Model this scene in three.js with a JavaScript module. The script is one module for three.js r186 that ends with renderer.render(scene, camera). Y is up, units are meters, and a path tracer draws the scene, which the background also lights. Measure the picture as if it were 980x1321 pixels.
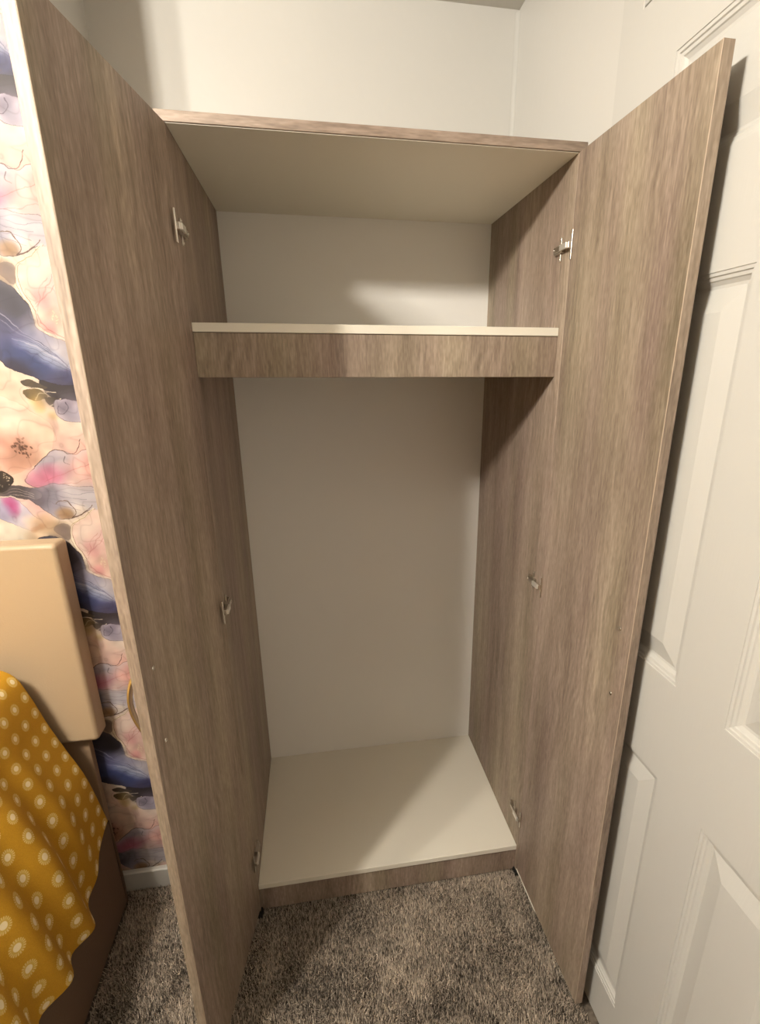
import * as THREE from 'three';
import { RoundedBoxGeometry } from 'three/addons/geometries/RoundedBoxGeometry.js';
import { mergeGeometries, mergeVertices, toCreasedNormals } from 'three/addons/utils/BufferGeometryUtils.js';

// ------------------------------------------------------------------ camera, lamps, exposure
const scene = new THREE.Scene();
const camera = new THREE.PerspectiveCamera(88.806, 980 / 1321, 0.02, 30);
camera.position.set(0.2281, 1.4071, 1.0864);
camera.rotation.set(-0.325, -0.1729, 0.0001, 'YXZ');
camera.setViewOffset(980, 1321, -34.2, -47.4, 980, 1321);
const renderer = new THREE.WebGLRenderer({ antialias: true });
renderer.toneMapping = THREE.LinearToneMapping;
renderer.toneMappingExposure = 1.38;
renderer.shadowMap.enabled = true;
scene.background = new THREE.Color(0x000000);
const LAMP_COLOR = new THREE.Color(1.0, 0.932, 0.825);
const BULB_POWER = 2.6;                                    // candela of each bulb of the ceiling fitting
const BULBS = [[-0.61, 2.14, 0.98], [-0.72, 2.14, 1.11], [-0.84, 2.14, 0.96]];

// ------------------------------------------------------------------ small tools
function rng(seed) { let s = seed >>> 0; return () => { s = (s + 0x6D2B79F5) >>> 0; let t = Math.imul(s ^ (s >>> 15), 1 | s); t = (t + Math.imul(t ^ (t >>> 7), 61 | t)) ^ t; return ((t ^ (t >>> 14)) >>> 0) / 4294967296; }; }
function latt(ix, iy, seed) { let h = Math.imul(ix, 374761393) + Math.imul(iy, 668265263) + Math.imul(seed, 1274126177); h = Math.imul(h ^ (h >>> 13), 1274126177); return ((h ^ (h >>> 16)) >>> 0) / 4294967296; }
const mod = (a, n) => ((a % n) + n) % n;
// value noise that repeats every px, py cells
function vn(x, y, seed, px = 1e6, py = 1e6) {
  const ix = Math.floor(x), iy = Math.floor(y); let fx = x - ix, fy = y - iy;
  fx = fx * fx * (3 - 2 * fx); fy = fy * fy * (3 - 2 * fy);
  const x0 = mod(ix, px), x1 = mod(ix + 1, px), y0 = mod(iy, py), y1 = mod(iy + 1, py);
  const a = latt(x0, y0, seed), b = latt(x1, y0, seed), c = latt(x0, y1, seed), d = latt(x1, y1, seed);
  return a + (b - a) * fx + (c - a) * fy + (a - b - c + d) * fx * fy;
}
const clamp = (x, a = 0, b = 1) => Math.min(b, Math.max(a, x));
const lerp = (a, b, t) => a + (b - a) * t;
const smooth = (a, b, x) => { const t = clamp((x - a) / (b - a)); return t * t * (3 - 2 * t); };
function dataTexture(w, h, fill, srgb) {
  const d = new Uint8Array(w * h * 4), c = [0, 0, 0];
  for (let y = 0; y < h; y++) for (let x = 0; x < w; x++) { fill(x, y, c); const i = (y * w + x) * 4; d[i] = clamp(c[0], 0, 255); d[i + 1] = clamp(c[1], 0, 255); d[i + 2] = clamp(c[2], 0, 255); d[i + 3] = 255; }
  const t = new THREE.DataTexture(d, w, h, THREE.RGBAFormat);
  t.magFilter = THREE.LinearFilter; t.minFilter = THREE.LinearMipmapLinearFilter; t.generateMipmaps = true;
  t.wrapS = t.wrapT = THREE.RepeatWrapping; if (srgb) t.colorSpace = THREE.SRGBColorSpace; t.needsUpdate = true;
  return t;
}
const taken = new Map();
function numbered(n) { const k = taken.get(n) || 0; taken.set(n, k + 1); return k ? `${n}_${String(k).padStart(3, '0')}` : n; }
function mesh(name, geo, mat, parent) {
  const m = new THREE.Mesh(geo, mat); m.name = numbered(name); m.castShadow = m.receiveShadow = true; parent.add(m); return m;
}
function group(name, x = 0, y = 0, z = 0, parent = scene) { const g = new THREE.Group(); g.name = numbered(name); g.position.set(x, y, z); parent.add(g); return g; }
function thing(name, label, category, x, y, z, grp) { const g = group(name, x, y, z); g.userData = { label, category }; if (grp) g.userData.group = grp; return g; }
function structure(o) { o.userData.kind = 'structure'; return o; }
// uv in metres from positions, chosen by the dominant normal; the grain (v) runs along y, or along the named axis
function metricUV(g, ou = 0, ov = 0, grain = 'y') {
  if (g.index) g = g.toNonIndexed();
  const p = g.attributes.position, n = g.attributes.normal, uv = new Float32Array(p.count * 2);
  for (let i = 0; i < p.count; i += 3) {
    const nx = Math.abs(n.getX(i) + n.getX(i + 1) + n.getX(i + 2)), ny = Math.abs(n.getY(i) + n.getY(i + 1) + n.getY(i + 2)), nz = Math.abs(n.getZ(i) + n.getZ(i + 1) + n.getZ(i + 2));
    for (let k = i; k < i + 3; k++) {
      const x = p.getX(k), y = p.getY(k), z = p.getZ(k); let u, v;
      if (nx >= ny && nx >= nz) { u = z; v = y; } else if (ny >= nz) { u = z; v = x; } else { u = x; v = y; }
      if (grain === 'x') { if (nx >= ny && nx >= nz) { u = z; v = y; } else if (ny >= nz) { u = z; v = x; } else { u = y; v = x; } }
      uv[k * 2] = u + ou; uv[k * 2 + 1] = v + ov;
    }
  }
  g.setAttribute('uv', new THREE.BufferAttribute(uv, 2)); return g;
}
let boardCount = 0;
function board(x0, x1, y0, y1, z0, z1, r = 0.0012, grain = 'y') {
  const g = new RoundedBoxGeometry(x1 - x0, y1 - y0, z1 - z0, 2, Math.min(r, (x1 - x0) / 2.1, (y1 - y0) / 2.1, (z1 - z0) / 2.1));
  g.translate((x0 + x1) / 2, (y0 + y1) / 2, (z0 + z1) / 2); boardCount++;
  return metricUV(g, boardCount * 0.137, boardCount * 0.291, grain);
}
const box = (x0, x1, y0, y1, z0, z1) => { const g = new THREE.BoxGeometry(x1 - x0, y1 - y0, z1 - z0); g.translate((x0 + x1) / 2, (y0 + y1) / 2, (z0 + z1) / 2); return metricUV(g); };
const cyl = (r, h, seg = 14) => new THREE.CylinderGeometry(r, r, h, seg);
const plain = (g) => { g = g.index ? g.toNonIndexed() : g; return g; };

// ------------------------------------------------------------------ materials
// grey-brown oak print: broad tone bands, long streaks and short dark pores, all running along v
const WU = 0.5, WV = 2.0;                                  // size of the print in metres
function woodTone(x, y) {                                  // x, y in metres
  const wob = (vn(x / 0.125, y / 0.5, 3, 4, 4) - 0.5) * 0.05 + (vn(x / 0.0625, y / 0.25, 4, 8, 8) - 0.5) * 0.016;
  const bx = x + wob;
  let t = 0.5;
  t += (vn(bx / 0.0625, y / 0.5, 5, 8, 4) - 0.5) * 0.36;
  t += (vn(bx / 0.025, y / 0.25, 6, 20, 8) - 0.5) * 0.34;
  t += (vn(bx / 0.0078125, y / 0.1, 7, 64, 20) - 0.5) * 0.18;
  t += (vn(x / 0.00390625, y / 0.04, 8, 128, 50) - 0.5) * 0.20;
  const fig = smooth(0.52, 0.75, vn(x / 0.125, y / 0.25, 9, 4, 8));            // cathedral figure in places
  t += fig * 0.10 * Math.sin((bx * 300 + vn(x / 0.03125, y / 0.0625, 10, 16, 32) * 9));
  const pore = vn(x / 0.001953125, y / 0.02, 11, 256, 100) * 0.55 + vn(x / 0.001953125, y / 0.008, 12, 256, 250) * 0.45;
  t += (pore - 0.5) * 0.6;
  return t;
}
const WOOD_W = 1024, WOOD_H = 2048;
const woodMap = dataTexture(WOOD_W, WOOD_H, (px, py, c) => {
  const x = px / WOOD_W * WU, y = py / WOOD_H * WV, t = clamp(woodTone(x, y), -0.2, 1.2), w = vn(x / 0.05, y / 0.5, 21, 10, 4) - 0.5;
  c[0] = lerp(114, 178, t) - w * 4; c[1] = lerp(99, 160, t) + w * 2; c[2] = lerp(85, 143, t) - w * 7;
}, true);
const woodBump = dataTexture(WOOD_W, WOOD_H, (px, py, c) => { const v = clamp(woodTone(px / WOOD_W * WU, py / WOOD_H * WV)) * 255; c[0] = c[1] = c[2] = v; });
for (const t of [woodMap, woodBump]) t.repeat.set(1 / WU, 1 / WV);
const fineNoise = dataTexture(256, 256, (x, y, c) => { const v = (vn(x / 2, y / 2, 31, 128, 128) * 0.5 + vn(x / 4, y / 4, 32, 64, 64) * 0.3 + vn(x / 16, y / 16, 33, 16, 16) * 0.2) * 255; c[0] = c[1] = c[2] = v; });
fineNoise.repeat.set(4, 4);
const wallWave = dataTexture(512, 512, (x, y, c) => { const v = (vn(x / 128, y / 128, 41, 4, 4) * 0.72 + vn(x / 64, y / 64, 42, 8, 8) * 0.24 + vn(x / 5, y / 5, 43, 102, 102) * 0.02) * 255; c[0] = c[1] = c[2] = v; });
wallWave.repeat.set(0.8, 0.8);
const std = (o) => new THREE.MeshStandardMaterial(o);
const M = {
  wood: std({ map: woodMap, bumpMap: woodBump, bumpScale: 0.00025, roughness: 0.52 }),
  laminate: std({ color: new THREE.Color().setRGB(0.81, 0.77, 0.67), bumpMap: fineNoise, bumpScale: 0.0001, roughness: 0.5 }),
  backBoard: std({ color: new THREE.Color().setRGB(0.90, 0.885, 0.85), bumpMap: fineNoise, bumpScale: 0.00012, roughness: 0.42 }),
  wallPaint: std({ color: new THREE.Color().setRGB(0.63, 0.617, 0.58), bumpMap: wallWave, bumpScale: 0.012, roughness: 0.3 }),
  ceilingPaint: std({ color: new THREE.Color().setRGB(0.60, 0.58, 0.53), roughness: 0.9 }),
  gloss: std({ color: new THREE.Color().setRGB(0.585, 0.575, 0.54), roughness: 0.32 }),
  darkWall: std({ color: new THREE.Color().setRGB(0.36, 0.32, 0.28), roughness: 0.9 }),
  chrome: std({ color: new THREE.Color().setRGB(0.80, 0.76, 0.70), metalness: 1, roughness: 0.22 }),
  nickel: std({ color: new THREE.Color().setRGB(0.55, 0.50, 0.44), metalness: 1, roughness: 0.3 }),
  bright: std({ color: new THREE.Color().setRGB(0.86, 0.82, 0.74), metalness: 0.6, roughness: 0.35 }),
  black: std({ color: 0x0c0b0a, roughness: 0.6 }),
  dark: std({ color: 0x1a1511, roughness: 0.8 }),
  leather: std({ color: new THREE.Color().setRGB(0.44, 0.325, 0.205), bumpMap: fineNoise, bumpScale: 0.0004, roughness: 0.42 }),
  suede: std({ color: new THREE.Color().setRGB(0.15, 0.092, 0.055), bumpMap: fineNoise, bumpScale: 0.0006, roughness: 0.95 }),
  mattress: std({ color: 0xd9d2c4, roughness: 0.95 }),
};

// ------------------------------------------------------------------ the room shell
const XR = 0.797, ZB = -0.520, YC = 2.272, XL = -2.6, ZF = 3.2, XC = -0.228, ZC = -0.152;
// carpet: a mottled ground under separate tufts
function carpetTone(x, z) {
  let t = 0.5 + (vn(x / 0.11 + 40, z / 0.11 + 40, 51) - 0.5) * 0.5 + (vn(x / 0.05 + 40, z / 0.05 + 40, 52) - 0.5) * 0.45 + (vn(x / 0.02 + 90, z / 0.03 + 90, 53) - 0.5) * 0.25;
  return clamp(t);
}
const CS = 1.6;
const carpetMap = dataTexture(512, 512, (px, py, c) => {
  const x = px / 512 * CS, y = py / 512 * CS, n = vn(px / 1.6, py / 1.6, 54, 320, 320), b = vn(x / 0.1, y / 0.1, 55, 16, 16), t = clamp(n * 0.6 + b * 0.4);
  c[0] = lerp(66, 140, t); c[1] = lerp(58, 128, t); c[2] = lerp(50, 114, t);
}, true);
carpetMap.repeat.set(1 / CS, 1 / CS);
const carpet = std({ map: carpetMap, roughness: 1 });
structure(mesh('floor', box(XL - 0.1, XR + 0.1, -0.1, 0, ZB - 0.1, ZF + 0.1), carpet, scene));
structure(mesh('ceiling', box(XL - 0.1, XR + 0.1, YC, YC + 0.1, ZB - 0.1, ZF + 0.1), M.ceilingPaint, scene));
structure(mesh('wall_back', box(XC - 0.05, XR + 0.1, 0, YC, ZB - 0.1, ZB), M.wallPaint, scene));
structure(mesh('wall_left', box(XL - 0.1, XL, 0, YC, ZB - 0.1, ZF + 0.1), M.darkWall, scene));
structure(mesh('wall_front', box(XL, XR + 0.1, 0, YC, ZF, ZF + 0.1), M.darkWall, scene));
const DZ0 = 0.082, DZ1 = 0.846, DH = 1.968;                // the room door's leaf
{
  const w = group('wall_right'); structure(w);
  const ob0 = DZ0 - 0.028, ob1 = DZ1 + 0.028, obh = DH + 0.028;
  mesh('plaster', mergeGeometries([box(XR, XR + 0.1, 0, YC, ZB - 0.1, ob0), box(XR, XR + 0.1, 0, YC, ob1, ZF + 0.1), box(XR, XR + 0.1, obh, YC, ob0, ob1), box(XR + 0.08, XR + 0.1, 0, obh, ob0, ob1)]), M.wallPaint, w);
}

// wallpaper of the chimney breast: ink-wash flowers, one tile painted on a canvas and repeated
const TW = 0.42, TH = 0.52, TX = -0.56, TY = 1.05, TP = 717;   // tile size and its lower left corner on the wall
function wallpaperTexture() {
  const W = TP, H = Math.round(TP * TH / TW), cv = document.createElement('canvas'); cv.width = W; cv.height = H;
  const g = cv.getContext('2d'); g.fillStyle = '#f6e8d2'; g.fillRect(0, 0, W, H);
  const X = (x) => (x - TX) / TW * W, Y = (y) => (1 - (y - TY) / TH) * H, R = rng(77);
  const wrapDraw = (fn) => { for (const dx of [-W, 0, W]) for (const dy of [-H, 0, H]) { g.save(); g.translate(dx, dy); fn(); g.restore(); } };
  const path = (pts, close) => {                           // smooth path through wall points
    const q = pts.map(([x, y]) => [X(x), Y(y)]), n = q.length; g.beginPath();
    if (close) { g.moveTo((q[n - 1][0] + q[0][0]) / 2, (q[n - 1][1] + q[0][1]) / 2); for (let i = 0; i < n; i++) { const b = q[(i + 1) % n]; g.quadraticCurveTo(q[i][0], q[i][1], (q[i][0] + b[0]) / 2, (q[i][1] + b[1]) / 2); } g.closePath(); }
    else { g.moveTo(...q[0]); for (let i = 1; i < n - 1; i++) g.quadraticCurveTo(q[i][0], q[i][1], (q[i][0] + q[i + 1][0]) / 2, (q[i][1] + q[i + 1][1]) / 2); g.lineTo(...q[n - 1]); }
  };
  // wash: a soft patch; petal: a clear outline with soft washes inside it and a dark rim
  const wash = (x, y, r, col, a = 0.6, sx = 1, rot = 0) => wrapDraw(() => {
    g.translate(X(x), Y(y)); g.rotate(rot); g.scale(sx, 1); const rr = r / TW * W, gr = g.createRadialGradient(0, 0, 0, 0, 0, rr);
    gr.addColorStop(0, `rgba(${col},${a})`); gr.addColorStop(0.55, `rgba(${col},${a * 0.7})`); gr.addColorStop(1, `rgba(${col},0)`); g.fillStyle = gr; g.beginPath(); g.arc(0, 0, rr, 0, 7); g.fill();
  });
  const petal = (pts, fill, washes = [], rim = null, rimW = 2, alpha = 1) => wrapDraw(() => {
    g.save(); path(pts, true); g.clip(); g.globalAlpha = alpha; g.fillStyle = fill; g.fillRect(-2 * W, -2 * H, 5 * W, 5 * H);
    for (const [x, y, r, col, a, sx = 1, rot = 0] of washes) {
      g.save(); g.translate(X(x), Y(y)); g.rotate(rot); g.scale(sx, 1); const rr = r / TW * W, gr = g.createRadialGradient(0, 0, 0, 0, 0, rr);
      gr.addColorStop(0, `rgba(${col},${a})`); gr.addColorStop(0.5, `rgba(${col},${a * 0.75})`); gr.addColorStop(1, `rgba(${col},0)`); g.fillStyle = gr; g.beginPath(); g.arc(0, 0, rr, 0, 7); g.fill(); g.restore();
    }
    g.restore(); if (rim) { path(pts, true); g.strokeStyle = rim; g.lineWidth = rimW; g.stroke(); }
  });
  const vein = (pts, col, w) => wrapDraw(() => { path(pts, false); g.strokeStyle = col; g.lineWidth = w; g.lineCap = 'round'; g.stroke(); });
  // background washes
  wash(-0.30, 1.20, 0.13, '244,196,176', 0.6); wash(-0.42, 1.30, 0.15, '246,190,165', 0.75); wash(-0.36, 1.25, 0.10, '240,170,150', 0.45);
  wash(-0.62, 1.44, 0.15, '246,196,186', 0.6); wash(-0.70, 1.20, 0.13, '228,206,200', 0.6); wash(-0.26, 1.21, 0.08, '242,168,150', 0.6);
  wash(-0.30, 1.19, 0.06, '243,160,160', 0.4); wash(-0.38, 1.13, 0.05, '225,140,170', 0.3);
  wash(-0.29, 1.53, 0.0, '0,0,0', 0); wash(-0.56, 1.12, 0.12, '214,205,214', 0.6);
  // peach flower on the left with stamens
  petal([[-0.52, 1.32], [-0.46, 1.37], [-0.40, 1.36], [-0.35, 1.345], [-0.31, 1.30], [-0.325, 1.255], [-0.36, 1.225], [-0.41, 1.20], [-0.47, 1.21], [-0.53, 1.25]], '#fbdcc4', [[-0.42, 1.26, 0.09, '243,178,160', 0.8], [-0.34, 1.31, 0.05, '250,214,190', 0.7], [-0.40, 1.33, 0.05, '255,238,220', 0.9], [-0.385, 1.24, 0.045, '196,140,110', 0.65]], 'rgba(190,140,120,0.25)', 2);
  for (let i = 0; i < 70; i++) { const a = R() * 6.3, r = R() * 0.022; wash(-0.383 + Math.cos(a) * r, 1.252 + Math.sin(a) * r * 1.3 + 0.006, 0.0015 + R() * 0.0022, '112,70,48', 0.8); }
  // grey-lavender petal with a pink heart
  petal([[-0.395, 1.175], [-0.375, 1.215], [-0.345, 1.235], [-0.33, 1.256], [-0.30, 1.258], [-0.283, 1.24], [-0.262, 1.247], [-0.235, 1.225], [-0.20, 1.215], [-0.16, 1.17], [-0.19, 1.14], [-0.26, 1.15], [-0.33, 1.165]], '#dcccd0', [[-0.33, 1.225, 0.05, '176,168,184', 0.85], [-0.345, 1.188, 0.038, '226,110,150', 0.8, 1.8, -0.25], [-0.26, 1.20, 0.055, '246,186,172', 0.9], [-0.22, 1.21, 0.05, '240,160,140', 0.6], [-0.29, 1.175, 0.03, '250,226,214', 0.6]], 'rgba(110,75,75,0.75)', 1.6);
  vein([[-0.37, 1.218], [-0.345, 1.235], [-0.33, 1.256], [-0.305, 1.259], [-0.29, 1.243], [-0.272, 1.25], [-0.266, 1.268]], 'rgba(95,62,55,0.9)', 2.4);
  vein([[-0.35, 1.18], [-0.30, 1.20], [-0.25, 1.215], [-0.22, 1.235]], 'rgba(190,80,80,0.5)', 2); vein([[-0.34, 1.165], [-0.28, 1.18], [-0.23, 1.18]], 'rgba(190,90,90,0.5)', 2); vein([[-0.30, 1.24], [-0.31, 1.225], [-0.295, 1.215]], 'rgba(90,70,80,0.6)', 3);
  // magenta and cream petals below
  petal([[-0.46, 1.15], [-0.42, 1.155], [-0.40, 1.14], [-0.385, 1.11], [-0.372, 1.09], [-0.378, 1.076], [-0.40, 1.079], [-0.43, 1.095], [-0.47, 1.11]], '#d9cfe0', [[-0.425, 1.135, 0.03, '214,70,150', 0.85, 0.7], [-0.39, 1.095, 0.025, '250,222,196', 0.9], [-0.45, 1.12, 0.03, '180,176,214', 0.8]], 'rgba(130,100,110,0.5)', 1.5);
  wash(-0.378, 1.083, 0.010, '190,110,60', 0.9); wash(-0.39, 1.079, 0.008, '200,130,80', 0.8);
  // large grey-lavender petal with its gold tip
  petal([[-0.41, 1.165], [-0.36, 1.172], [-0.31, 1.172], [-0.25, 1.16], [-0.20, 1.13], [-0.22, 1.105], [-0.262, 1.118], [-0.30, 1.10], [-0.335, 1.095], [-0.355, 1.115], [-0.375, 1.14]], '#c9c1ca', [[-0.35, 1.14, 0.05, '150,146,168', 0.8], [-0.28, 1.14, 0.05, '214,206,212', 0.8], [-0.37, 1.15, 0.03, '104,94,108', 0.75], [-0.322, 1.108, 0.024, '196,146,88', 0.85], [-0.29, 1.115, 0.02, '244,226,206', 0.8]], 'rgba(84,66,70,0.75)', 1.8);
  vein([[-0.335, 1.135], [-0.322, 1.143], [-0.31, 1.137], [-0.296, 1.11], [-0.312, 1.10]], 'rgba(120,82,50,0.85)', 2.2); vein([[-0.312, 1.10], [-0.285, 1.105], [-0.262, 1.125]], 'rgba(132,86,60,0.9)', 2.6);
  for (const k of [0, 1, 2, 3]) vein([[-0.39, 1.165 - k * 0.004], [-0.33, 1.155 - k * 0.007], [-0.26 - k * 0.01, 1.15 - k * 0.012]], 'rgba(120,112,134,0.4)', 2);
  // dark stems and heart
  petal([[-0.50, 1.175], [-0.44, 1.178], [-0.39, 1.172], [-0.355, 1.16], [-0.365, 1.145], [-0.40, 1.148], [-0.44, 1.160], [-0.50, 1.155]], '#5a5056', [[-0.42, 1.165, 0.03, '96,86,92', 0.7], [-0.365, 1.155, 0.03, '160,152,166', 0.9]], null, 0, 0.85);
  petal([[-0.46, 1.205], [-0.425, 1.213], [-0.403, 1.20], [-0.405, 1.175], [-0.43, 1.165], [-0.46, 1.172]], '#3c302c', [[-0.42, 1.2, 0.02, '110,86,60', 0.6]]);
  for (let i = 0; i < 26; i++) wash(-0.455 + R() * 0.045, 1.175 + R() * 0.03, 0.0016 + R() * 0.001, '240,226,204', 0.95);
  for (const k of [0, 1, 2]) vein([[-0.47, 1.163 - k * 0.004], [-0.42, 1.170 - k * 0.006], [-0.375, 1.157 - k * 0.004]], 'rgba(222,208,196,0.7)', 1.3);
  // the folded grey and tan petal above the curl
  petal([[-0.50, 1.66 - 0.52], [-0.45, 1.152], [-0.46, 1.10], [-0.50, 1.08], [-0.56, 1.10], [-0.57, 1.14]], '#e2dcdc', [[-0.5, 1.12, 0.05, '180,176,190', 0.7]], 'rgba(150,140,150,0.4)', 1.5);
  wash(-0.37, 1.092, 0.03, '222,180,136', 0.8); wash(-0.345, 1.067, 0.032, '206,166,116', 0.75); wash(-0.39, 1.06, 0.03, '220,176,130', 0.6);
  // blue and violet petal, running down from the curl
  const bl = [[-0.46, 1.55], [-0.42, 1.565], [-0.375, 1.578], [-0.345, 1.572], [-0.325, 1.552], [-0.312, 1.53], [-0.302, 1.508], [-0.284, 1.485], [-0.255, 1.47], [-0.22, 1.465], [-0.17, 1.45], [-0.15, 1.40], [-0.19, 1.352], [-0.24, 1.35], [-0.266, 1.358], [-0.288, 1.372], [-0.309, 1.383], [-0.318, 1.399], [-0.332, 1.407], [-0.353, 1.406], [-0.369, 1.415], [-0.385, 1.44], [-0.42, 1.46], [-0.46, 1.50]];
  petal(bl, '#7f7a90', [[-0.36, 1.545, 0.055, '84,78,92', 0.95], [-0.335, 1.52, 0.05, '92,86,104', 0.8], [-0.30, 1.47, 0.06, '186,184,208', 0.85, 1, 0.5], [-0.25, 1.43, 0.06, '226,216,218', 0.9], [-0.36, 1.47, 0.06, '96,98,150', 0.8], [-0.32, 1.425, 0.045, '66,82,148', 0.9, 1.9, 0.42], [-0.35, 1.41, 0.028, '72,60,84', 0.9, 1.6, 0.2], [-0.28, 1.385, 0.03, '84,74,112', 0.85, 1.5, 0.5], [-0.262, 1.405, 0.022, '72,70,128', 0.8], [-0.25, 1.372, 0.03, '60,50,66', 0.9], [-0.40, 1.45, 0.03, '70,58,74', 0.8], [-0.30, 1.443, 0.02, '200,206,226', 0.7, 3, 0.45]], 'rgba(62,50,60,0.85)', 2.6);
  for (let k = 0; k < 9; k++) vein([[-0.40 + k * 0.008, 1.55 - k * 0.013], [-0.34 + k * 0.012, 1.50 - k * 0.011], [-0.27 + k * 0.006, 1.435 - k * 0.006]], k % 3 ? 'rgba(70,70,110,0.35)' : 'rgba(214,210,226,0.5)', 1.5 + R() * 3);
  petal([[-0.32, 1.40], [-0.285, 1.385], [-0.255, 1.385], [-0.21, 1.37], [-0.22, 1.345], [-0.26, 1.34], [-0.29, 1.352], [-0.312, 1.375]], '#4b3f45', [[-0.27, 1.36, 0.02, '110,98,116', 0.7]], 'rgba(40,30,34,0.7)', 1.6);
  // leaves with pale veins
  petal([[-0.352, 1.39], [-0.335, 1.397], [-0.315, 1.386], [-0.30, 1.378], [-0.318, 1.372], [-0.342, 1.377]], '#6b5a48', [[-0.335, 1.387, 0.012, '120,100,76', 0.8]]);
  petal([[-0.35, 1.368], [-0.33, 1.375], [-0.31, 1.37], [-0.302, 1.36], [-0.325, 1.352], [-0.345, 1.356]], '#8a7448', [[-0.33, 1.365, 0.012, '170,140,80', 0.6]]);
  petal([[-0.315, 1.358], [-0.30, 1.362], [-0.28, 1.36], [-0.285, 1.346], [-0.305, 1.342]], '#5a4a3c');
  vein([[-0.345, 1.38], [-0.315, 1.372], [-0.288, 1.371]], 'rgba(246,232,208,0.95)', 2.6); vein([[-0.33, 1.355], [-0.312, 1.364], [-0.302, 1.371]], 'rgba(246,232,208,0.95)', 2.2); vein([[-0.31, 1.345], [-0.293, 1.352], [-0.283, 1.36]], 'rgba(246,232,208,0.95)', 2.6);
  wash(-0.33, 1.348, 0.016, '222,184,92', 0.6); wash(-0.305, 1.325, 0.016, '226,196,110', 0.55);
  // lavender bulb
  petal([[-0.302, 1.352], [-0.288, 1.36], [-0.262, 1.352], [-0.235, 1.345], [-0.225, 1.315], [-0.255, 1.303], [-0.284, 1.305], [-0.30, 1.325]], '#c3b8c6', [[-0.28, 1.34, 0.02, '132,120,142', 0.8], [-0.27, 1.318, 0.02, '176,168,188', 0.8]], 'rgba(110,92,110,0.8)', 2);
  vein([[-0.292, 1.345], [-0.298, 1.332], [-0.286, 1.325], [-0.272, 1.335], [-0.278, 1.35]], 'rgba(84,70,90,0.8)', 2.6);
  // the dark brown patch left of the curl and the pink petal with its cream curl
  petal([[-0.355, 1.602 - 0.52], [-0.335, 1.61 - 0.52], [-0.318, 1.60 - 0.52], [-0.322, 1.575 - 0.52], [-0.332, 1.565 - 0.52], [-0.352, 1.58 - 0.52]], '#7d6a66', [[-0.34, 1.07, 0.014, '170,150,146', 0.6]], null, 0, 0.75);
  const curl = [[-0.26, 1.636], [-0.274, 1.626], [-0.293, 1.616], [-0.312, 1.608], [-0.322, 1.596], [-0.325, 1.579], [-0.321, 1.557], [-0.312, 1.539], [-0.307, 1.514], [-0.293, 1.494], [-0.271, 1.478], [-0.245, 1.468]].map(([x, y]) => [x, y - 0.52]);
  petal([...curl, [-0.18, 0.96], [-0.16, 1.05], [-0.20, 1.11]], '#f3d3c4', [[-0.28, 1.06, 0.04, '248,226,212', 0.9], [-0.285, 1.02, 0.03, '232,160,160', 0.7, 0.6], [-0.265, 0.985, 0.03, '236,190,170', 0.8], [-0.25, 1.04, 0.04, '240,190,184', 0.7], [-0.275, 0.975, 0.018, '224,130,140', 0.6]], null);
  for (const k of [0, 1, 2]) vein([[-0.30, 1.0 + k * 0.006], [-0.285 + k * 0.008, 1.03], [-0.265 + k * 0.01, 1.06 + k * 0.006]], 'rgba(206,130,130,0.45)', 2);
  for (let i = 0; i < 14; i++) wash(-0.275 + R() * 0.02, 0.985 + R() * 0.02, 0.0018, '252,230,190', 0.9);
  vein(curl.map(([x, y]) => [x + 0.0035, y]), 'rgba(140,100,70,0.75)', 2); vein(curl, 'rgba(250,232,204,1)', 8); vein(curl.map(([x, y]) => [x - 0.003, y - 0.002]), 'rgba(150,110,76,0.7)', 1.5);
  vein([[-0.30, 0.995], [-0.283, 0.976], [-0.255, 0.955], [-0.23, 0.945]], 'rgba(190,90,90,0.7)', 3);
  // soft pink and white washes over the curl, pale arcs
  wash(-0.31, 1.215 + 0.0, 0.02, '255,240,230', 0.4);
  // ink feel: bend the picture by layered noise, let the colours bleed in places, add fine ink rims
  const sharp = g.getImageData(0, 0, W, H).data, c2 = document.createElement('canvas'); c2.width = W; c2.height = H;
  const g2 = c2.getContext('2d'); g2.filter = 'blur(11px)'; for (const dx of [-W, 0, W]) for (const dy of [-H, 0, H]) g2.drawImage(cv, dx, dy);
  const soft = g2.getImageData(0, 0, W, H).data;
  const t = dataTexture(W, H, (x, y, c) => {
    const u = x / W * TW, v = y / H * TH;
    const N = (k, seed, a = u, b = v) => vn(a / TW * k, b / TH * Math.round(k * 1.2), seed, k, Math.round(k * 1.2));
    const n1 = N(11, 61), n2 = N(11, 63), n3 = N(34, 62), n4 = N(34, 64), n5 = N(100, 68), n6 = N(100, 69);
    const dx = (n1 - 0.5) * 26 + (n3 - 0.5) * 7 + (n5 - 0.5) * 2.2, dy = (n2 - 0.5) * 26 + (n4 - 0.5) * 7 + (n6 - 0.5) * 2.2;
    const i = (mod(Math.round(H - 1 - y + dy), H) * W + mod(Math.round(x + dx), W)) * 4;
    const bleed = smooth(0.38, 0.62, N(14, 66)) * 0.55;
    const p = N(14, 67, u + n1 * 0.03, v + n2 * 0.03), ridge = Math.pow(1 - Math.abs(2 * p - 1), 16) * 0.10;
    const tone = 1 + (N(20, 65, u + n1 * 0.02, v + n2 * 0.02) - 0.5) * 0.16 + (n3 - 0.5) * 0.08 - ridge;
    let r = lerp(sharp[i], soft[i], bleed), gg = lerp(sharp[i + 1], soft[i + 1], bleed), b = lerp(sharp[i + 2], soft[i + 2], bleed); const l = 255 * Math.pow((r + gg + b) / 765, 1.3), ds = 0.24, k = 0.84;
    const cv2 = (q) => 255 * Math.pow(clamp(q / 255, 0, 1), 1.3); r = cv2(r); gg = cv2(gg); b = cv2(b);
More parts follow.
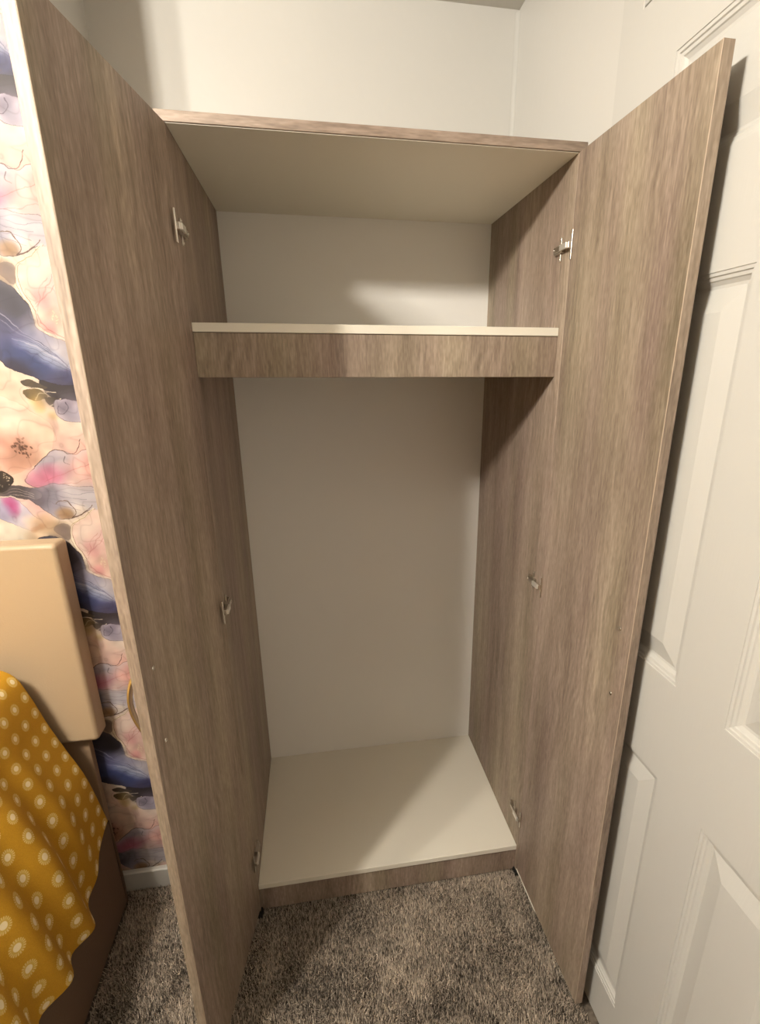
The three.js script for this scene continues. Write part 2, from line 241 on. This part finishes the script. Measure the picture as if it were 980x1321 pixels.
    c[0] = lerp(r, l, ds) * tone * k; c[1] = lerp(gg, l, ds) * tone * k * (1 - ridge * 0.12); c[2] = lerp(b, l, ds) * tone * k * (1 - ridge * 0.12);
  }, true);
  t.repeat.set(1 / TW, 1 / TH); t.offset.set(-TX / TW, -TY / TH);
  return t;
}
{
  const w = structure(group('wall_chimney_breast'));
  mesh('plaster', box(XL, XC, 0, YC, ZB - 0.1, ZC - 0.001), M.wallPaint, w);
  const pg = new THREE.PlaneGeometry(XC - XL, YC); pg.translate((XC + XL) / 2, YC / 2, ZC);
  const p = pg.attributes.position, uv = pg.attributes.uv; for (let i = 0; i < p.count; i++) uv.setXY(i, p.getX(i), p.getY(i));
  mesh('wallpaper', pg, std({ map: wallpaperTexture(), roughness: 0.6 }), w).userData.label = 'pink, blue and gold ink-wash floral wallpaper';
}
structure(mesh('trim_2', (() => {                        // sealant bead, a hollow quarter round, in the back right corner above the wardrobe
  const q = new THREE.Shape(), r = 0.012; q.moveTo(0, 0); q.lineTo(-r, 0); for (let k = 1; k <= 6; k++) { const a = k / 6 * Math.PI / 2; q.lineTo(-r + r * Math.sin(a), -r + r * Math.cos(a)); } q.lineTo(0, 0);
  const g = new THREE.ExtrudeGeometry(q, { depth: YC - 0.08, bevelEnabled: false }); g.rotateX(-Math.PI / 2); g.scale(1, 1, 1); g.translate(XR, 0.075, ZB); return metricUV(g);
})(), M.gloss, scene));
function skirting(name, x0, x1, z0, z1) {
  const s = new THREE.Group(); s.name = name; scene.add(s); structure(s);
  mesh('board', board(x0, x1, 0, 0.068, z0, z1, 0.005), M.gloss, s);
}
skirting('baseboard_left', XL, XC, ZC, ZC + 0.017);
skirting('baseboard_right', XR - 0.017, XR, ZB, DZ0 - 0.075);
skirting('baseboard_back', XC, XR - 0.018, ZB, ZB + 0.017);

// ------------------------------------------------------------------ the white panelled room door and its architrave (built facing +z, turned to face -x)
const doorGrain = dataTexture(256, 512, (x, y, c) => { const v = (vn(x / 2, y / 32, 71, 128, 16) * 0.6 + vn(x / 4, y / 64, 72, 64, 8) * 0.4) * 255; c[0] = c[1] = c[2] = v; });
doorGrain.repeat.set(4, 2);
M.doorPaint = std({ color: new THREE.Color().setRGB(0.585, 0.575, 0.54), bumpMap: doorGrain, bumpScale: 0.00012, roughness: 0.34 });
function panelRings(x0, x1, y0, y1, profile) {             // nested rectangles joined by mitred strips: [inset, depth] pairs
  const v = []; const rect = ([i, d]) => [[x0 + i, y0 + i, d], [x1 - i, y0 + i, d], [x1 - i, y1 - i, d], [x0 + i, y1 - i, d]];
  const quad = (a, b, c, d) => v.push(...a, ...b, ...c, ...a, ...c, ...d);
  for (let k = 0; k + 1 < profile.length; k++) { const A = rect(profile[k]), B = rect(profile[k + 1]); for (let s = 0; s < 4; s++) quad(A[s], A[(s + 1) % 4], B[(s + 1) % 4], B[s]); }
  const g = new THREE.BufferGeometry(); g.setAttribute('position', new THREE.Float32BufferAttribute(v, 3)); g.computeVertexNormals(); return metricUV(g);
}
{
  const d = structure(group('door_1', 0.793, 0, 0)); d.rotation.y = -Math.PI / 2;   // local x = world z, local z = towards the room
  const cols = [[0.194, 0.430], [0.538, 0.738]], rows = [[0.122, 0.729], [0.916, 1.540], [1.692, 1.862]];
  const s = new THREE.Shape([[DZ0, 0.006], [DZ1, 0.006], [DZ1, DH - 0.003], [DZ0, DH - 0.003]].map((q) => new THREE.Vector2(...q)));
  for (const [a, b] of cols) for (const [c, e] of rows) s.holes.push(new THREE.Path([[a, c], [a, e], [b, e], [b, c]].map((q) => new THREE.Vector2(...q))));
  const fr = new THREE.ExtrudeGeometry(s, { depth: 0.012, bevelEnabled: false }); fr.translate(0, 0, -0.012);
  const leaf = mesh('door_leaf', mergeGeometries([metricUV(fr), metricUV(plain(new THREE.BoxGeometry(DZ1 - DZ0, DH - 0.009, 0.022).translate((DZ0 + DZ1) / 2, (DH + 0.003) / 2, -0.0235)))]), M.doorPaint, d);
  const prof = [[0, 0], [0.0005, -0.0015], [0.005, -0.002], [0.0062, -0.0042], [0.0105, -0.0052], [0.0118, -0.0072], [0.017, -0.0105], [0.021, -0.0112]];
  for (const [c, e] of rows) for (const [a, b] of cols) {
    mesh('moulding', panelRings(a, b, c, e, prof), M.doorPaint, leaf);
    const bev = [[0.021, -0.0112], [0.0525, -0.0035]], field = panelRings(a, b, c, e, [...bev, [Math.min(b - a, e - c) / 2 - 0.0001, -0.0034]]);
    mesh('panel', field, M.doorPaint, leaf);
  }
  // architrave
  const t = structure(group('trim_1', 0.793, 0, 0)); t.rotation.y = -Math.PI / 2;
  const a0 = DZ0 - 0.07, a1 = DZ0 - 0.0015, A = (x0, x1, y0, y1, z0, z1) => plain(board(x0, x1, y0, y1, z0, z1, 0.0025));
  mesh('architrave_side', A(a0, a1, 0, DH + 0.07, -0.02, -0.003), M.gloss, t);
  mesh('architrave_side', A(DZ1 + 0.003, DZ1 + 0.07, 0, DH + 0.07, -0.02, -0.003), M.gloss, t);
  mesh('architrave_head', A(a1, DZ1 + 0.003, DH + 0.003, DH + 0.07, -0.02, -0.003), M.gloss, t);
  mesh('door_lining', mergeGeometries([box(DZ0 - 0.027, DZ0 - 0.003, 0, DH + 0.027, -0.08, -0.02), box(DZ1 + 0.003, DZ1 + 0.027, 0, DH + 0.027, -0.08, -0.02), box(DZ0 - 0.003, DZ1 + 0.003, DH + 0.003, DH + 0.027, -0.08, -0.02)]), M.gloss, t);
}

// ------------------------------------------------------------------ carpet pile
{
  const R = rng(5), blade = new THREE.CylinderGeometry(0.0003, 0.0013, 0.012, 3, 1, true); blade.translate(0, 0.006, 0);
  const spots = [];
  const scatter = (x0, x1, z0, z1, step) => { for (let x = x0; x < x1; x += step) for (let z = z0; z < z1; z += step) { const px = x + (R() - 0.5) * step * 1.5, pz = z + (R() - 0.5) * step * 1.5;
    if (px < -0.352 && pz > -0.11) continue; if (px < XC && pz < ZC + 0.019) continue; if (px > 0.772) continue; spots.push([px, pz]); } };
  scatter(-0.42, 0.772, -0.132, 0.02, 0.0027); scatter(-0.35, 0.772, 0.02, 0.62, 0.0027); scatter(-0.35, 0.772, 0.62, 1.1, 0.0045);
  const ins = new THREE.InstancedMesh(blade, std({ color: 0xffffff, roughness: 1 }), spots.length); ins.name = 'carpet_pile';
  const m = new THREE.Matrix4(), q = new THREE.Quaternion(), e = new THREE.Euler(), s = new THREE.Vector3(), p = new THREE.Vector3(), c = new THREE.Color();
  spots.forEach(([x, z], i) => {
    const lie = vn(x / 0.09 + 70, z / 0.09 + 70, 57) * 6.28;
    e.set((R() - 0.5) * 0.9 + Math.cos(lie) * 0.35, R() * 6.28, (R() - 0.5) * 0.9 + Math.sin(lie) * 0.35); q.setFromEuler(e);
    const k = 0.7 + R() * 0.6; s.set(1, k, 1); p.set(x, -0.001, z); m.compose(p, q, s); ins.setMatrixAt(i, m);
    const t = clamp((carpetTone(x, z) - 0.5) * 0.6 + (R() < 0.3 ? R() * 0.3 : 0.35 + R() * 0.65)), f = 0.75 + R() * 0.35;
    c.setRGB(lerp(0.055, 0.92, t * f), lerp(0.043, 0.79, t * f), lerp(0.032, 0.65, t * f)); ins.setColorAt(i, c);
  });
  ins.castShadow = ins.receiveShadow = true;
  ins.userData = { kind: 'stuff', label: 'mottled grey brown carpet pile on the bedroom floor', category: 'carpet' }; scene.add(ins);
}

// ------------------------------------------------------------------ the wardrobe
{
  const W = 0.76, T = 0.0155, D = 0.509, HT = 1.8127, HU = 1.7965;
  const wd = thing('wardrobe', 'tall open grey oak wardrobe with cream interior and both doors swung out', 'wardrobe', 0, 0, 0);
  mesh('top_panel', board(0, W, HU, HT, -D, 0.002, 0.0012, 'x'), M.wood, wd);
  mesh('top_lining', board(T + 0.0005, W - T - 0.0005, HU - 0.0012, HU, -D + 0.004, -0.001, 0.0004), M.laminate, wd).userData.label = 'cream underside of the top panel';
  mesh('side_panel', board(0, T, 0.012, HU, -D, 0, 0.0012), M.wood, wd);
  mesh('side_panel', board(W - T, W, 0.012, HU, -D, 0, 0.0012), M.wood, wd);
  mesh('back_panel', board(T, W - T, 0.05, HU - 0.001, -D, -D + 0.004, 0.0005), M.backBoard, wd).userData.label = 'off-white back panel';
  mesh('shelf', board(T, W - T, 1.4795, 1.4958, -D + 0.004, -0.0226, 0.001), M.laminate, wd).userData.label = 'cream upper shelf';
  mesh('shelf_rail', board(T, W - T, 1.398, 1.4792, -0.042, -0.0256, 0.001), M.wood, wd).userData.label = 'wood-effect rail under the shelf';
  mesh('base_panel', board(T, W - T, 0.0875, 0.1035, -D + 0.004, -0.007, 0.0015), M.laminate, wd).userData.label = 'cream bottom panel';
  mesh('plinth', board(T, W - T, 0.010, 0.0872, -0.0275, -0.011, 0.001), M.wood, wd);
  for (const x of [0.0105, W - 0.0105]) {
    const f = mergeGeometries([plain(new RoundedBoxGeometry(0.020, 0.016, 0.03, 2, 0.003).translate(x, 0.010, -0.004)), plain(cyl(0.012, 0.008).translate(x, 0.005, -0.012))].map((g) => { g = g.clone(); return g; }));
    mesh('foot', f, M.black, wd);
  }
  // doors, each turned about the edge beside its side panel
  const doorW = 0.3585, doorT = 0.0165, y0 = 0.0284, y1 = 1.7962;
  function door(hx, ang, side) {                           // side +1: thickness away from the opening to +x
    const g = group('door', hx, 0, 0.0006, wd); g.rotation.y = ang;
    const bd = mesh('door_board', side > 0 ? board(0, doorT, y0, y1, 0, doorW - 0.0016, 0.0006) : board(-doorT, 0, y0, y1, 0, doorW - 0.0016, 0.0006), M.wood, g);
    const e0 = side > 0 ? 0 : -doorT, e1 = side > 0 ? doorT : 0;
    mesh('edge_band', board(e0, e1, y0, y1, doorW - 0.0015, doorW, 0.0006), side > 0 ? M.wood : M.wood, g);
    mesh('edge_line', board(side > 0 ? -0.0004 : -0.0006, side > 0 ? 0.0006 : 0.0004, y0, y1, doorW - 0.0018, doorW - 0.0003, 0.0003), M.edgeLine, g).userData.label = 'pale arris along the door edge';
    if (side > 0) mesh('edge_strip', board(-0.0012, 0.003, y0 - 0.0035, y0 + 0.0005, 0.004, 0.135, 0.0005), M.laminate, g).userData.label = 'pale strip along the bottom edge of the door';
    // handle screws on the inner face, bow handle on the outer face
    const zs = doorW - 0.036;
    for (const y of [0.972, 0.838]) {
      const sc = mergeGeometries([plain(new THREE.SphereGeometry(0.0038, 14, 8, 0, 6.2832, 0, 1.5708).scale(1, 0.55, 1)), plain(new THREE.CylinderGeometry(0.0042, 0.0042, 0.0006, 16))]);
      const ms = mesh('screw', sc, M.chrome, g); ms.rotation.z = side > 0 ? Math.PI / 2 : -Math.PI / 2; ms.position.set(side > 0 ? -0.0003 : 0.0003, y, zs);
    }
    const o = side > 0 ? doorT : -doorT, n = side > 0 ? 1 : -1, reach = side > 0 ? 0.0225 : 0.033;
    const pts = []; for (let k = 0; k <= 12; k++) { const t = k / 12; pts.push(new THREE.Vector3(o + n * (0.001 + reach * Math.pow(Math.sin(Math.PI * t), 0.75) * 0.86), lerp(0.975, 0.835, t), zs)); }
    const tube = new THREE.TubeGeometry(new THREE.CatmullRomCurve3(pts), 36, 0.0045, 8);
    mesh('handle', tube, M.nickel, g);
    return g;
  }
  M.edgeLine = std({ color: new THREE.Color().setRGB(0.50, 0.40, 0.30), roughness: 0.6 });
  door(0.0156, -0.1654, -1);
  door(0.7446, 0.0145, 1);
  // concealed hinges: flange on the door, arm, cross-shaped plate on the side panel
  function hinge(x, y, n, dz, drop) {
    const h = group('hinge', x, y, dz, wd); const P = (a, b, c, d2, e, f) => { const g = new RoundedBoxGeometry(Math.abs(b - a), d2 - c, f - e, 2, 0.0012); g.translate((a + b) / 2, (c + d2) / 2, (e + f) / 2); return plain(g); };
    mesh('flange', mergeGeometries([P(0, n * 0.004, -0.026, 0.026, 0.0075, 0.0135), P(0, n * 0.0095, -0.006, 0.006, 0.005, 0.012)]), M.chrome, h);
    mesh('arm', P(n * 0.008, n * 0.013, -0.0055, 0.0055, -0.022, 0.0075), M.white, h);
    mesh('mounting_plate', mergeGeometries([P(0, n * 0.003, -0.022, 0.022, -0.040, -0.0345), P(0, n * 0.007, -0.0075, 0.0075, -0.060, -0.022), P(n * 0.006, n * 0.0105, -0.005, 0.005, -0.054, -0.022)]), M.nickel, h);
    for (const [sy, sz, lift] of [[0.0175, -0.0372, 0.003], [-0.0175, -0.0372, 0.003], [0, -0.049, 0.0105]]) {
      const s = mesh('screw', new THREE.SphereGeometry(0.0026, 12, 8, 0, 6.2832, 0, 1.5708).scale(1, 0.6, 1), M.chrome, h); s.rotation.z = -n * Math.PI / 2; s.position.set(n * lift, sy, sz);
    }
  }
  M.white = std({ color: new THREE.Color().setRGB(0.88, 0.85, 0.79), metalness: 0.7, roughness: 0.35 });
  for (const y of [1.643, 0.922, 0.211]) { hinge(T, y, 1, 0.012); hinge(W - T, y, -1, -0.004); }
}

// ------------------------------------------------------------------ the bed: divan base, mattress, headboard on struts
{
  const b = thing('bed', 'divan bed with brown base and padded beige headboard against the floral wall', 'bed', 0, 0, 0);
  const base = metricUV(plain(new RoundedBoxGeometry(1.38, 0.295, 1.9, 4, 0.016).translate(-0.35 - 0.69, 0.01 + 0.1475, -0.098 + 0.95)));
  mesh('divan_base', base, M.suede, b);
  const pip = new THREE.TubeGeometry(new THREE.CatmullRomCurve3([[-0.353, 0.015, -0.094], [-0.3515, 0.1, -0.096], [-0.3515, 0.2, -0.096], [-0.354, 0.30, -0.094]].map((q) => new THREE.Vector3(...q))), 20, 0.0035, 7);
  mesh('corner_piping', pip, M.suede, b);
  mesh('mattress', metricUV(plain(new RoundedBoxGeometry(1.30, 0.22, 1.88, 4, 0.06).translate(-0.44 - 0.65, 0.306 + 0.11, -0.075 + 0.94))), M.mattress, b);
  const hb = new RoundedBoxGeometry(1.44, 0.505, 0.058, 5, 0.011).translate(-0.328 - 0.72, 0.8075, -0.1145);
  mesh('headboard', metricUV(plain(hb)), M.leather, b).userData.label = 'beige faux leather headboard';
  for (const x of [-0.40, -1.69]) mesh('headboard_strut', board(x - 0.035, x + 0.035, 0.02, 0.60, -0.132, -0.112, 0.002), M.strut = M.strut || std({ color: new THREE.Color().setRGB(0.30, 0.20, 0.12), roughness: 0.7 }), b);
}
// bedspread: falls from the made-up pillow end over the near side of the bed
{
  const DOT = 0.043, N = 256;
  const dots = dataTexture(N, N, (x, y, c) => {
    const u = x / N - 0.5, v = y / N - 0.5, r = Math.hypot(u, v) * DOT, a = Math.atan2(v, u), n = vn(x / 3, y / 3, 81, 85, 85);
    let R0 = lerp(174, 196, n), G0 = lerp(126, 147, n), B0 = lerp(10, 24, n);
    const ring = smooth(0.0012, 0, Math.abs(r - 0.0102) - 0.0016) * smooth(-0.5, 0.5, Math.sin(a * 20) + 0.4), disc = smooth(0.0068, 0.0052, r), halo = smooth(0.0125, 0.008, r) * 0.34;
    const k = Math.max(disc * 0.9, ring * 0.55, halo); c[0] = lerp(R0, 238, k); c[1] = lerp(G0, 226, k); c[2] = lerp(B0, 196, k);
  }, true);
  dots.repeat.set(1 / DOT, 1 / DOT);
  const prof = [[-1.75, 0.80], [-0.66, 0.803], [-0.55, 0.80], [-0.487, 0.792], [-0.452, 0.772], [-0.430, 0.72], [-0.411, 0.65], [-0.385, 0.57], [-0.358, 0.49], [-0.331, 0.345]].map(([x, y]) => new THREE.Vector3(x, y, 0));
  const curve = new THREE.CatmullRomCurve3(prof, false, 'centripetal'), NU = 150, NV = 130, Z0 = -0.048, Z1 = 1.75;
  const pos = [], uv = [], idx = [], len = curve.getLength(), th = 0.006;
  for (let j = 0; j <= NU; j++) {
    const w = j / NU, z = Z0 + (Z1 - Z0) * Math.pow(w, 1.7);
    const fall = smooth(0.10, 0.75, z);                    // the pillow heap sinks to the mattress further down the bed
    for (let i = 0; i <= NV; i++) {
      const t = i / NV, tt = 1 - Math.pow(1 - t, 1.6), q = curve.getPointAt(tt); let x = q.x, y = q.y;
      const hang = smooth(0.80, 0.40, y);
      y -= fall * 0.13 * smooth(0.30, 0.75, y); x += fall * 0.035 * smooth(0.45, 0.75, y);
      const hem = smooth(-0.048, 0.16, z) * 0.095 + Math.sin(z * 17) * 0.006 * smooth(0, 0.2, z);
      y -= hem * smooth(0.62, 0.345, q.y); x += smooth(0.0, 0.25, z) * 0.012 * hang;
      const f = smooth(0.02, 0.13, z), fold = Math.cos((z - 0.175 - (q.y - 0.55) * 0.10) * 6.283 / 0.115);
      x += hang * f * (0.014 * fold + 0.003 * Math.sin(z * 31 + y * 4)) + hang * 0.006 * Math.sin(z * 9 + 1) * f; x = Math.max(x, lerp(-0.343, x, smooth(0.30, 0.42, y))); y += 0.004 * Math.sin(x * 21 + z * 13) * (1 - hang);
      pos.push(x, y, z); uv.push(z + 0.012, tt * len);
    }
  }
  for (let j = 0; j < NU; j++) for (let i = 0; i < NV; i++) { const a = j * (NV + 1) + i, b = a + 1, c = a + NV + 1, d = c + 1; idx.push(a, c, b, b, c, d); }
  const g = new THREE.BufferGeometry(); g.setAttribute('position', new THREE.Float32BufferAttribute(pos, 3)); g.setAttribute('uv', new THREE.Float32BufferAttribute(uv, 2)); g.setIndex(idx); g.computeVertexNormals();
  // thickness: a second layer inside and a rolled hem all round
  const n = g.attributes.normal, inner = [], cnt = n.count; for (let k = 0; k < cnt; k++) inner.push(pos[k * 3] - n.getX(k) * th, pos[k * 3 + 1] - n.getY(k) * th, pos[k * 3 + 2] - n.getZ(k) * th);
  const all = new THREE.BufferGeometry(); all.setAttribute('position', new THREE.Float32BufferAttribute([...pos, ...inner], 3)); all.setAttribute('uv', new THREE.Float32BufferAttribute([...uv, ...uv], 2));
  const ix = [...idx]; for (let k = 0; k < idx.length; k += 3) ix.push(idx[k] + cnt, idx[k + 2] + cnt, idx[k + 1] + cnt);
  const rim = (list) => { for (let k = 0; k + 1 < list.length; k++) ix.push(list[k], list[k + 1], list[k] + cnt, list[k + 1], list[k + 1] + cnt, list[k] + cnt); };
  rim([...Array(NV + 1).keys()]); rim([...Array(NU + 1).keys()].map((j) => j * (NV + 1) + NV)); rim([...Array(NV + 1).keys()].map((i) => NU * (NV + 1) + i)); rim([...Array(NU + 1).keys()].map((j) => j * (NV + 1)));
  all.setIndex(ix); all.computeVertexNormals();
  const m = mesh('bedspread', all, std({ map: dots, bumpMap: fineNoise, bumpScale: 0.0006, roughness: 0.85, side: THREE.DoubleSide }), scene);
  m.userData = { label: 'mustard yellow bedspread with white ringed dots hanging over the bed side', category: 'bedspread' };
}

// ------------------------------------------------------------------ the lamps (behind the camera)
{
  const glow = std({ color: 0xffffff, emissive: LAMP_COLOR, emissiveIntensity: 6 });
  const l = thing('ceiling_lamp', 'three-bulb ceiling lamp over the bed side of the room', 'lamp', -0.72, YC, 1.015);
  mesh('ceiling_plate', new THREE.CylinderGeometry(0.07, 0.075, 0.022, 40).translate(0, -0.011, 0), M.chrome, l);
  for (const [x, y, z] of BULBS) {
    const ox = x + 0.72, oy = y - YC, oz = z - 1.015, c = new THREE.CatmullRomCurve3([[0, -0.02, 0], [ox * 0.5, -0.05, oz * 0.5], [ox * 0.95, -0.055, oz * 0.95], [ox, oy + 0.07, oz]].map((q) => new THREE.Vector3(...q)));
    mesh('arm', new THREE.TubeGeometry(c, 24, 0.006, 8), M.chrome, l);
    mesh('lamp_socket', new THREE.CylinderGeometry(0.016, 0.02, 0.04, 20).translate(ox, oy + 0.055, oz), M.chrome, l);
    mesh('bulb', new THREE.SphereGeometry(0.036, 24, 16).translate(ox, oy, oz), glow, l);
    const p = new THREE.PointLight(LAMP_COLOR, BULB_POWER, 0, 2); p.position.set(ox, oy, oz); p.castShadow = true; p.shadow.radius = 1.6; l.add(p);
  }
}

renderer.render(scene, camera);
